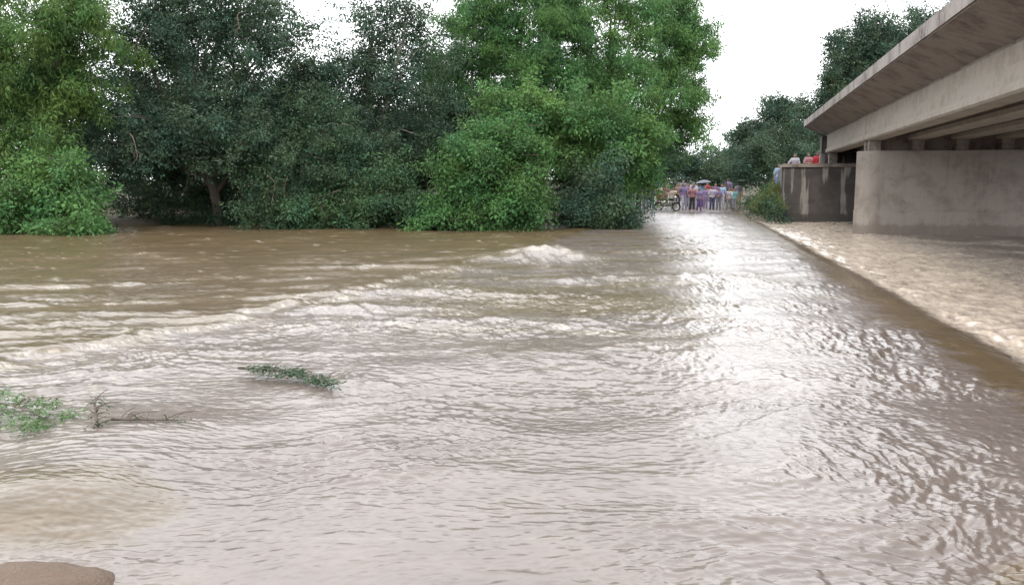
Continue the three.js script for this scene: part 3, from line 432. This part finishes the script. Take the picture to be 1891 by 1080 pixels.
// poses: elbows and wrists, knees and ankles in metres for a 1.68 m figure facing +z
const POSES = [
  { eL: [-0.25, 1.12, 0], wL: [-0.27, 0.86, 0.06], eR: [0.25, 1.12, 0], wR: [0.27, 0.86, 0.06], kL: [-0.1, 0.47, 0.02], aL: [-0.11, 0.08, 0], kR: [0.1, 0.47, 0.02], aR: [0.12, 0.08, 0.02] },
  { eL: [-0.36, 1.14, -0.04], wL: [-0.2, 0.97, 0.1], eR: [0.25, 1.12, 0], wR: [0.28, 0.87, 0.08], kL: [-0.1, 0.47, 0.02], aL: [-0.15, 0.08, -0.02], kR: [0.11, 0.47, 0.03], aR: [0.13, 0.08, 0.06] },
  { eL: [-0.26, 1.12, 0], wL: [-0.27, 0.86, 0.07], eR: [0.33, 1.3, 0.2], wR: [0.36, 1.4, 0.44], kL: [-0.1, 0.47, 0.02], aL: [-0.12, 0.08, 0], kR: [0.1, 0.47, 0.02], aR: [0.12, 0.08, 0] },
  { eL: [-0.27, 1.13, -0.1], wL: [-0.26, 0.9, 0.05], eR: [0.27, 1.13, 0.1], wR: [0.24, 0.93, 0.27], kL: [-0.1, 0.48, 0.16], aL: [-0.11, 0.09, 0.2], kR: [0.1, 0.47, -0.06], aR: [0.11, 0.1, -0.27] },
  { eL: [-0.27, 1.13, 0.06], wL: [0.02, 1.12, 0.19], eR: [0.27, 1.12, 0.06], wR: [-0.02, 1.07, 0.2], kL: [-0.1, 0.47, 0.02], aL: [-0.12, 0.08, 0], kR: [0.1, 0.47, 0.02], aR: [0.12, 0.08, 0.03] },
].map(P => {
  const sL = [-0.175, 1.4, 0], sR = [0.175, 1.4, 0], hL = [-0.09, 0.9, 0], hR = [0.09, 0.9, 0];
  const ext = (a, b, l) => { const d = V(b[0] - a[0], b[1] - a[1], b[2] - a[2]).normalize(); return [b[0] + d.x * l, b[1] + d.y * l, b[2] + d.z * l]; };
  const torso = p => { const q = [p[0], p[1], p[2] * 1.45]; return smin(smin(cap(q, [-0.09, 1.33, 0], [0.09, 1.33, 0], 0.125, 0.125), cap(q, [0, 1.3, 0], [0, 1.02, 0], 0.15, 0.125), 0.1), cap(q, [-0.06, 0.93, 0], [0.06, 0.93, 0], 0.125, 0.125), 0.1); };
  const arms = (p, o = 0) => Math.min(smin(cap(p, sL, P.eL, 0.055 + o, 0.043 + o), cap(p, P.eL, P.wL, 0.042, 0.03), 0.03), smin(cap(p, sR, P.eR, 0.055 + o, 0.043 + o), cap(p, P.eR, P.wR, 0.042, 0.03), 0.03));
  const legs = (p, o = 0) => Math.min(smin(cap(p, hL, P.kL, 0.085 + o, 0.058 + o), cap(p, P.kL, P.aL, 0.056 + o, 0.038 + o * 1.6), 0.04), smin(cap(p, hR, P.kR, 0.085 + o, 0.058 + o), cap(p, P.kR, P.aR, 0.056 + o, 0.038 + o * 1.6), 0.04));
  const foot = p => Math.min(cap(p, [P.aL[0], P.aL[1] - 0.04, P.aL[2]], [P.aL[0] - 0.02, P.aL[1] - 0.05, P.aL[2] + 0.15], 0.045, 0.032), cap(p, [P.aR[0], P.aR[1] - 0.04, P.aR[2]], [P.aR[0] + 0.02, P.aR[1] - 0.05, P.aR[2] + 0.15], 0.045, 0.032));
  const head = p => { let d = smin(cap([p[0] * 1.12, p[1], p[2]], [0, 1.6, 0.01], [0, 1.55, 0.025], 0.098, 0.078), cap(p, [0, 1.46, 0], [0, 1.54, 0.01], 0.055, 0.05), 0.03); d = smin(d, cap(p, [0, 1.575, 0.105], [0, 1.55, 0.118], 0.012, 0.017), 0.02); return Math.min(d, cap(p, [-0.088, 1.56, 0], [-0.09, 1.59, 0], 0.018, 0.018), cap(p, [0.088, 1.56, 0], [0.09, 1.59, 0], 0.018, 0.018)); };
  const palm = p => Math.min(cap(p, P.wL, ext(P.eL, P.wL, 0.08), 0.03, 0.034), cap(p, P.wR, ext(P.eR, P.wR, 0.08), 0.03, 0.034));
  const skin = p => { const q = p; return smin(smin(smin(torso(q), head(q), 0.05), smin(arms(q), palm(q), 0.02), 0.05), smin(legs(q), foot(q), 0.03), 0.05); };
  const body = sdfMesh(76, 0.95, [0, 0.86, 0.05], (x, y, z) => skin([x, y, z]));
  const fingers = [];
  for (const [e, w] of [[P.eL, P.wL], [P.eR, P.wR]]) { const k = ext(e, w, 0.085), d = V(k[0] - w[0], k[1] - w[1], k[2] - w[2]).normalize(), side = V(0, 0, 1).cross(d).length() > 0.3 ? V(0, 0, 1).sub(d.clone().multiplyScalar(d.z)).normalize() : V(1, 0, 0);
    for (let i = 0; i < 4; i++) { const a = V(...k).add(side.clone().multiplyScalar((i - 1.5) * 0.019)), l = [0.062, 0.072, 0.068, 0.052][i], in_ = V(-Math.sign(w[0]) * 0.02, 0, 0.004); fingers.push(taperTube([a, a.clone().addScaledVector(d, l * 0.55), a.clone().addScaledVector(d, l).add(in_)], 0.0105, 0.008, 6, 4)); }
    const b = V(...w).addScaledVector(d, 0.03); fingers.push(taperTube([b, b.clone().addScaledVector(side, 0.04).addScaledVector(d, 0.03), b.clone().addScaledVector(side, 0.045).addScaledVector(d, 0.07)], 0.013, 0.009, 6, 4)); }
  for (const f of fingers) { f.deleteAttribute('uv'); }
  return {
    body: mergeGeometries([body, ...fingers]),
    shirt: sdfMesh(70, 0.62, [0, 1.16, 0.05], (x, y, z) => { const p = [x, y, z], w = 0.006 * n3(x * 9, y * 9, z * 9); return Math.max(smin(torso(p) - 0.022, Math.min(cap(p, sL, [mix(sL[0], P.eL[0], 0.85), mix(sL[1], P.eL[1], 0.85), mix(sL[2], P.eL[2], 0.85)], 0.074, 0.068), cap(p, sR, [mix(sR[0], P.eR[0], 0.85), mix(sR[1], P.eR[1], 0.85), mix(sR[2], P.eR[2], 0.85)], 0.074, 0.068)), 0.06) + w, 0.84 - y, y - 1.475); }),
    trousers: sdfMesh(70, 0.6, [0, 0.5, 0], (x, y, z) => { const p = [x, y, z]; return Math.max(smin(legs(p, 0.02), Math.max(torso(p) - 0.016, y - 0.98), 0.04) + 0.005 * n3(x * 10, y * 6, z * 10), y - 0.98, 0.1 - y); }),
    hair: sdfMesh(40, 0.17, [0, 1.6, 0], (x, y, z) => Math.max(cap([x * 1.1, y, z], [0, 1.605, 0.0], [0, 1.58, -0.015], 0.112, 0.1) + 0.006 * n3(x * 30, y * 30, z * 30), (z - 0.055) - (y - 1.62) * 1.2, 1.5 - y)),
  };
});
const skinMat = std(lin(0.16, 0.085, 0.055), 0.6), hairMat = std(lin(0.012, 0.01, 0.01), 0.6);
const clothes = { white: [0.24, 0.225, 0.26], lavender: [0.125, 0.095, 0.18], purple: [0.10, 0.06, 0.15], pink: [0.20, 0.10, 0.115], grey: [0.11, 0.11, 0.125], black: [0.02, 0.02, 0.022], blue: [0.10, 0.16, 0.34], maroon: [0.17, 0.03, 0.04], teal: [0.07, 0.17, 0.17], cream: [0.33, 0.28, 0.21], red: [0.40, 0.03, 0.04], brown: [0.14, 0.09, 0.06], navy: [0.03, 0.04, 0.09], 'pale blue': [0.17, 0.23, 0.32], khaki: [0.26, 0.22, 0.13], green: [0.07, 0.16, 0.06] };
const cm = {}; const cloth = k => cm[k] ||= std(lin(...clothes[k]), 0.95);
function person(label, x, z, turn, pose, top, legs, h = 1, y, group = 'people gathered where the road leaves the water') {
  const o = thing('person', label, 'person', [x, y ?? Math.max(landHeight(x, z), -0.12) - 0.01, z], turn, group); o.scale.setScalar(h); const P = POSES[pose];
  part('body', P.body, skinMat, o); part('shirt', P.shirt, cloth(top), o); part('trousers', P.trousers, cloth(legs), o); part('hair', P.hair, hairMat, o); return o;
}
// [s, t] along and across the road; looking back at the water
const crowd = [
  [57.0, -3.9, 0, 0, 'maroon', 'black', 'person in maroon shirt and black trousers at the left end of the crowd'],
  [60.2, -3.2, 0.4, 1, 'purple', 'grey', 'person in dark purple top and grey trousers, second from the crowd\'s left end'],
  [58.3, -2.4, -0.3, 4, 'purple', 'navy', 'person with folded arms in purple and navy, left part of the crowd'],
  [61.5, -1.6, 0.2, 0, 'pink', 'brown', 'person in pink shirt and brown trousers behind the motorcycle'],
  [59.6, -1.0, -0.2, 2, 'cream', 'khaki', 'person in cream shirt pointing at the water beside the motorcycle'],
  [63.0, -0.75, 0.1, 0, 'brown', 'black', 'person in brown shirt and black trousers in the second row'],
  [58.8, -0.35, 0.5, 3, 'lavender', 'white', 'person in lavender shirt and white trousers stepping forward'],
  [61.8, 0.0, -0.4, 4, 'lavender', 'black', 'person with folded arms in lavender top and black trousers'],
  [59.9, 0.35, 0.1, 0, 'white', 'white', 'person all in white in the middle of the crowd'],
  [58.1, 0.7, 0.25, 1, 'lavender', 'purple', 'person in lavender and purple with one hand on the hip'],
  [62.6, 0.85, 0, 0, 'pale blue', 'navy', 'person in pale blue shirt and navy trousers under the grey umbrella'],
  [60.4, 1.15, -0.35, 0, 'lavender', 'lavender', 'person dressed all in lavender in the middle of the crowd'],
  [58.6, 1.55, 0.3, 2, 'white', 'navy', 'person in white shirt and navy trousers pointing ahead'],
  [61.3, 1.85, -0.1, 1, 'purple', 'black', 'person in purple top and black trousers right of the middle'],
  [59.3, 2.2, 0.2, 0, 'pale blue', 'white', 'person in pale blue shirt and white trousers at the front right'],
  [62.2, 2.55, 0.4, 4, 'grey', 'black', 'person in grey shirt and black trousers with folded arms'],
  [58.0, 2.65, -0.6, 3, 'white', 'grey', 'person in white shirt and grey trousers walking to the right'],
  [60.8, 3.1, 0.1, 0, 'teal', 'grey', 'person in teal shirt and grey trousers at the right end of the crowd'],
  [63.4, 3.5, -0.2, 0, 'white', 'khaki', 'person in white shirt and khaki trousers under the green-grey umbrella'],
  [57.4, -2.75, 0.2, 4, 'grey', 'purple', 'person in grey shirt and purple trousers near the left end of the crowd'],
  [59.2, -0.05, 0.1, 0, 'purple', 'white', 'person in purple top and white trousers in the front row'],
  [57.2, 0.25, -0.2, 1, 'pink', 'black', 'person in pink shirt and black trousers with a hand on the hip'],
  [57.8, 1.95, 0.1, 4, 'lavender', 'grey', 'person with folded arms in lavender shirt and grey trousers at the front'],
  [61.0, -2.0, 0.3, 0, 'cream', 'maroon', 'person in cream shirt and maroon trousers, left part of the crowd'],
  [64.6, 0.3, 0, 2, 'white', 'brown', 'person in white shirt and brown trousers raising an arm in the back row'],
  [66.5, -2.2, 0.1, 0, 'blue', 'black', 'person in blue shirt in the back row on the left'],
  [67.2, -0.4, 0, 1, 'grey', 'navy', 'person in grey shirt and navy trousers in the back row'],
  [66.8, 1.4, 0.2, 4, 'maroon', 'grey', 'person in maroon shirt and grey trousers in the back row'],
  [65.8, 2.9, -0.2, 0, 'lavender', 'navy', 'person in lavender shirt and navy trousers in the back row on the right'],
];
for (const [s, t, turn, pose, top, legs, label] of crowd) { const [x, z] = roadXZ(s, t); person(label, x, z, turn - RA, pose, top, legs, 0.86 + 0.2 * R()); }
for (const [s, t, turn, pose, top, legs, y, label] of [
  [52.5, 3.0, 0.2, 0, 'pale blue', 'blue', 2.02, 'person in pale blue on the bank at the abutment\'s left corner'],
  [53.0, 3.9, -0.1, 1, 'white', 'grey', 2.0, 'person in white shirt standing behind the abutment'],
  [53.6, 4.7, 0.3, 4, 'pink', 'navy', 2.0, 'person in pink shirt with folded arms behind the abutment'],
  [52.4, 5.1, -0.2, 0, 'red', 'maroon', 2.2, 'person dressed in red close under the bridge end'],
]) { const [x, z] = brXZ(s, t); person(label, x, z, turn - BA, pose, top, legs, 1, Math.max(1.2, landHeight(x, z) - 0.02), 'people on the bank at the bridge end'); }

// umbrellas over the crowd
function umbrella(label, s, t, y, col, tilt) {
  const [x, z] = roadXZ(s, t), o = thing('umbrella', label, 'umbrella', [x, y, z], 0.4); o.rotation.z = tilt;
  const pts = [], idx = [], n = 8, rows = 6, seg = n * 4;
  for (let i = 0; i <= rows; i++) for (let j = 0; j <= seg; j++) { const a = j / seg * 6.28318, rr = i / rows, rib = Math.abs(((j % 4) / 4) * 2 - 1), r = 0.55 * rr * (1 - 0.07 * (1 - rib) * rr); pts.push(Math.cos(a) * r, 0.8 + 0.2 * Math.cos(rr * 1.45) - 0.0 + 0.015 * (1 - rib) * rr, Math.sin(a) * r); }
  for (let i = 0; i < rows; i++) for (let j = 0; j < seg; j++) { const a = i * (seg + 1) + j; idx.push(a, a + seg + 1, a + 1, a + 1, a + seg + 1, a + seg + 2); }
  const g = new THREE.BufferGeometry(); g.setAttribute('position', new THREE.Float32BufferAttribute(pts, 3)); g.setIndex(idx); g.computeVertexNormals();
  const dark = std(lin(0.03, 0.03, 0.03), 0.4, { metalness: 0.5 });
  const cn = part('canopy', g, std(lin(...col), 0.7, { side: THREE.DoubleSide }), o); part('tip', new THREE.ConeGeometry(0.012, 0.06, 8).translate(0, 1.03, 0), dark, cn);
  part('shaft', new THREE.CylinderGeometry(0.007, 0.007, 0.95, 8).translate(0, 0.5, 0), dark, o);
  part('handle', taperTube([V(0, 0.06, 0), V(0, 0, 0), V(0.02, -0.03, 0), V(0.05, -0.02, 0), V(0.055, 0.01, 0)], 0.013, 0.012, 7, 10), std(lin(0.08, 0.05, 0.03), 0.5), o);
  for (let i = 0; i < n; i++) { const a = i / n * 6.28318; part('rib', taperTube([V(0, 0.995, 0), V(Math.cos(a) * 0.28, 0.92, Math.sin(a) * 0.28), V(Math.cos(a) * 0.545, 0.815, Math.sin(a) * 0.545)], 0.004, 0.003, 4, 5), dark, o); }
}
umbrella('slate-grey open umbrella over the middle of the crowd', 62.6, 1.1, 1.05, [0.06, 0.065, 0.09], 0.1);
umbrella('grey-green open umbrella at the right of the crowd', 63.4, 3.75, 1.1, [0.10, 0.125, 0.10], -0.12);

// motorcycle in the crowd, seen from the side
{
  const [x, z] = roadXZ(57.6, -1.35), o = thing('motorcycle', 'black motorcycle with a white side panel parked in front of the crowd', 'motorcycle', [x, Math.max(landHeight(x, z), -0.06), z], 0.15);
  const black = std(lin(0.012, 0.012, 0.013), 0.35), chrome = std(lin(0.45, 0.45, 0.46), 0.3, { metalness: 0.9 }), white = std(lin(0.65, 0.65, 0.66), 0.35);
  for (const wx of [-0.62, 0.62]) { const w = part('tyre', new THREE.TorusGeometry(0.255, 0.048, 10, 28).translate(wx, 0.3, 0), std(lin(0.015, 0.015, 0.015), 0.85), o); const sp = [new THREE.TorusGeometry(0.2, 0.015, 6, 24), new THREE.CylinderGeometry(0.04, 0.04, 0.09, 12).rotateX(Math.PI / 2)]; for (let i = 0; i < 6; i++) sp.push(new THREE.CylinderGeometry(0.006, 0.006, 0.4, 5).rotateZ(i * Math.PI / 6)); part('rim', mergeGeometries(sp).translate(wx, 0.3, 0), chrome, w);
    part('mudguard', new THREE.TorusGeometry(0.325, 0.03, 6, 16, 1.9).rotateZ(0.7).scale(1, 1, 2).translate(wx, 0.3, 0), black, o); }
  part('frame', mergeGeometries([taperTube([V(-0.62, 0.3, 0.08), V(-0.2, 0.35, 0.08), V(0.2, 0.3, 0.08), V(0.42, 0.8, 0.02)], 0.025, 0.022), taperTube([V(-0.62, 0.3, -0.08), V(-0.2, 0.35, -0.08), V(0.2, 0.3, -0.08), V(0.42, 0.8, -0.02)], 0.025, 0.022)]), black, o);
  part('engine', mergeGeometries([new THREE.BoxGeometry(0.32, 0.22, 0.22).translate(0.03, 0.4, 0), new THREE.CylinderGeometry(0.09, 0.09, 0.22, 14).rotateZ(-0.5).translate(0.14, 0.52, 0)]), std(lin(0.16, 0.16, 0.16), 0.4, { metalness: 0.7 }), o);
  const sph = (sx, sy, sz, px, py) => new THREE.SphereGeometry(1, 18, 12).scale(sx, sy, sz).translate(px, py, 0);
  part('fuel_tank', sph(0.24, 0.13, 0.13, 0.18, 0.8), black, o); part('seat', sph(0.36, 0.06, 0.12, -0.3, 0.79), std(lin(0.02, 0.02, 0.02), 0.8), o); part('side_panel', sph(0.2, 0.1, 0.14, -0.28, 0.62), white, o);
  part('fork', mergeGeometries([taperTube([V(0.62, 0.3, 0.07), V(0.52, 0.65, 0.07), V(0.43, 1.0, 0.07)], 0.022, 0.022), taperTube([V(0.62, 0.3, -0.07), V(0.52, 0.65, -0.07), V(0.43, 1.0, -0.07)], 0.022, 0.022)]), chrome, o);
  part('handlebar', taperTube([V(0.3, 1.06, -0.35), V(0.4, 1.05, -0.18), V(0.43, 1.0, 0), V(0.4, 1.05, 0.18), V(0.3, 1.06, 0.35)], 0.014, 0.014, 6, 14), black, o);
  part('headlight', sph(0.08, 0.09, 0.09, 0.54, 0.9), chrome, o); part('exhaust', taperTube([V(0.15, 0.28, 0.13), V(-0.2, 0.24, 0.14), V(-0.75, 0.32, 0.15)], 0.025, 0.045, 8, 8), chrome, o); part('tail_light', sph(0.04, 0.03, 0.06, -0.72, 0.74), std(lin(0.3, 0.01, 0.01), 0.3), o);
}

renderer.render(scene, camera);
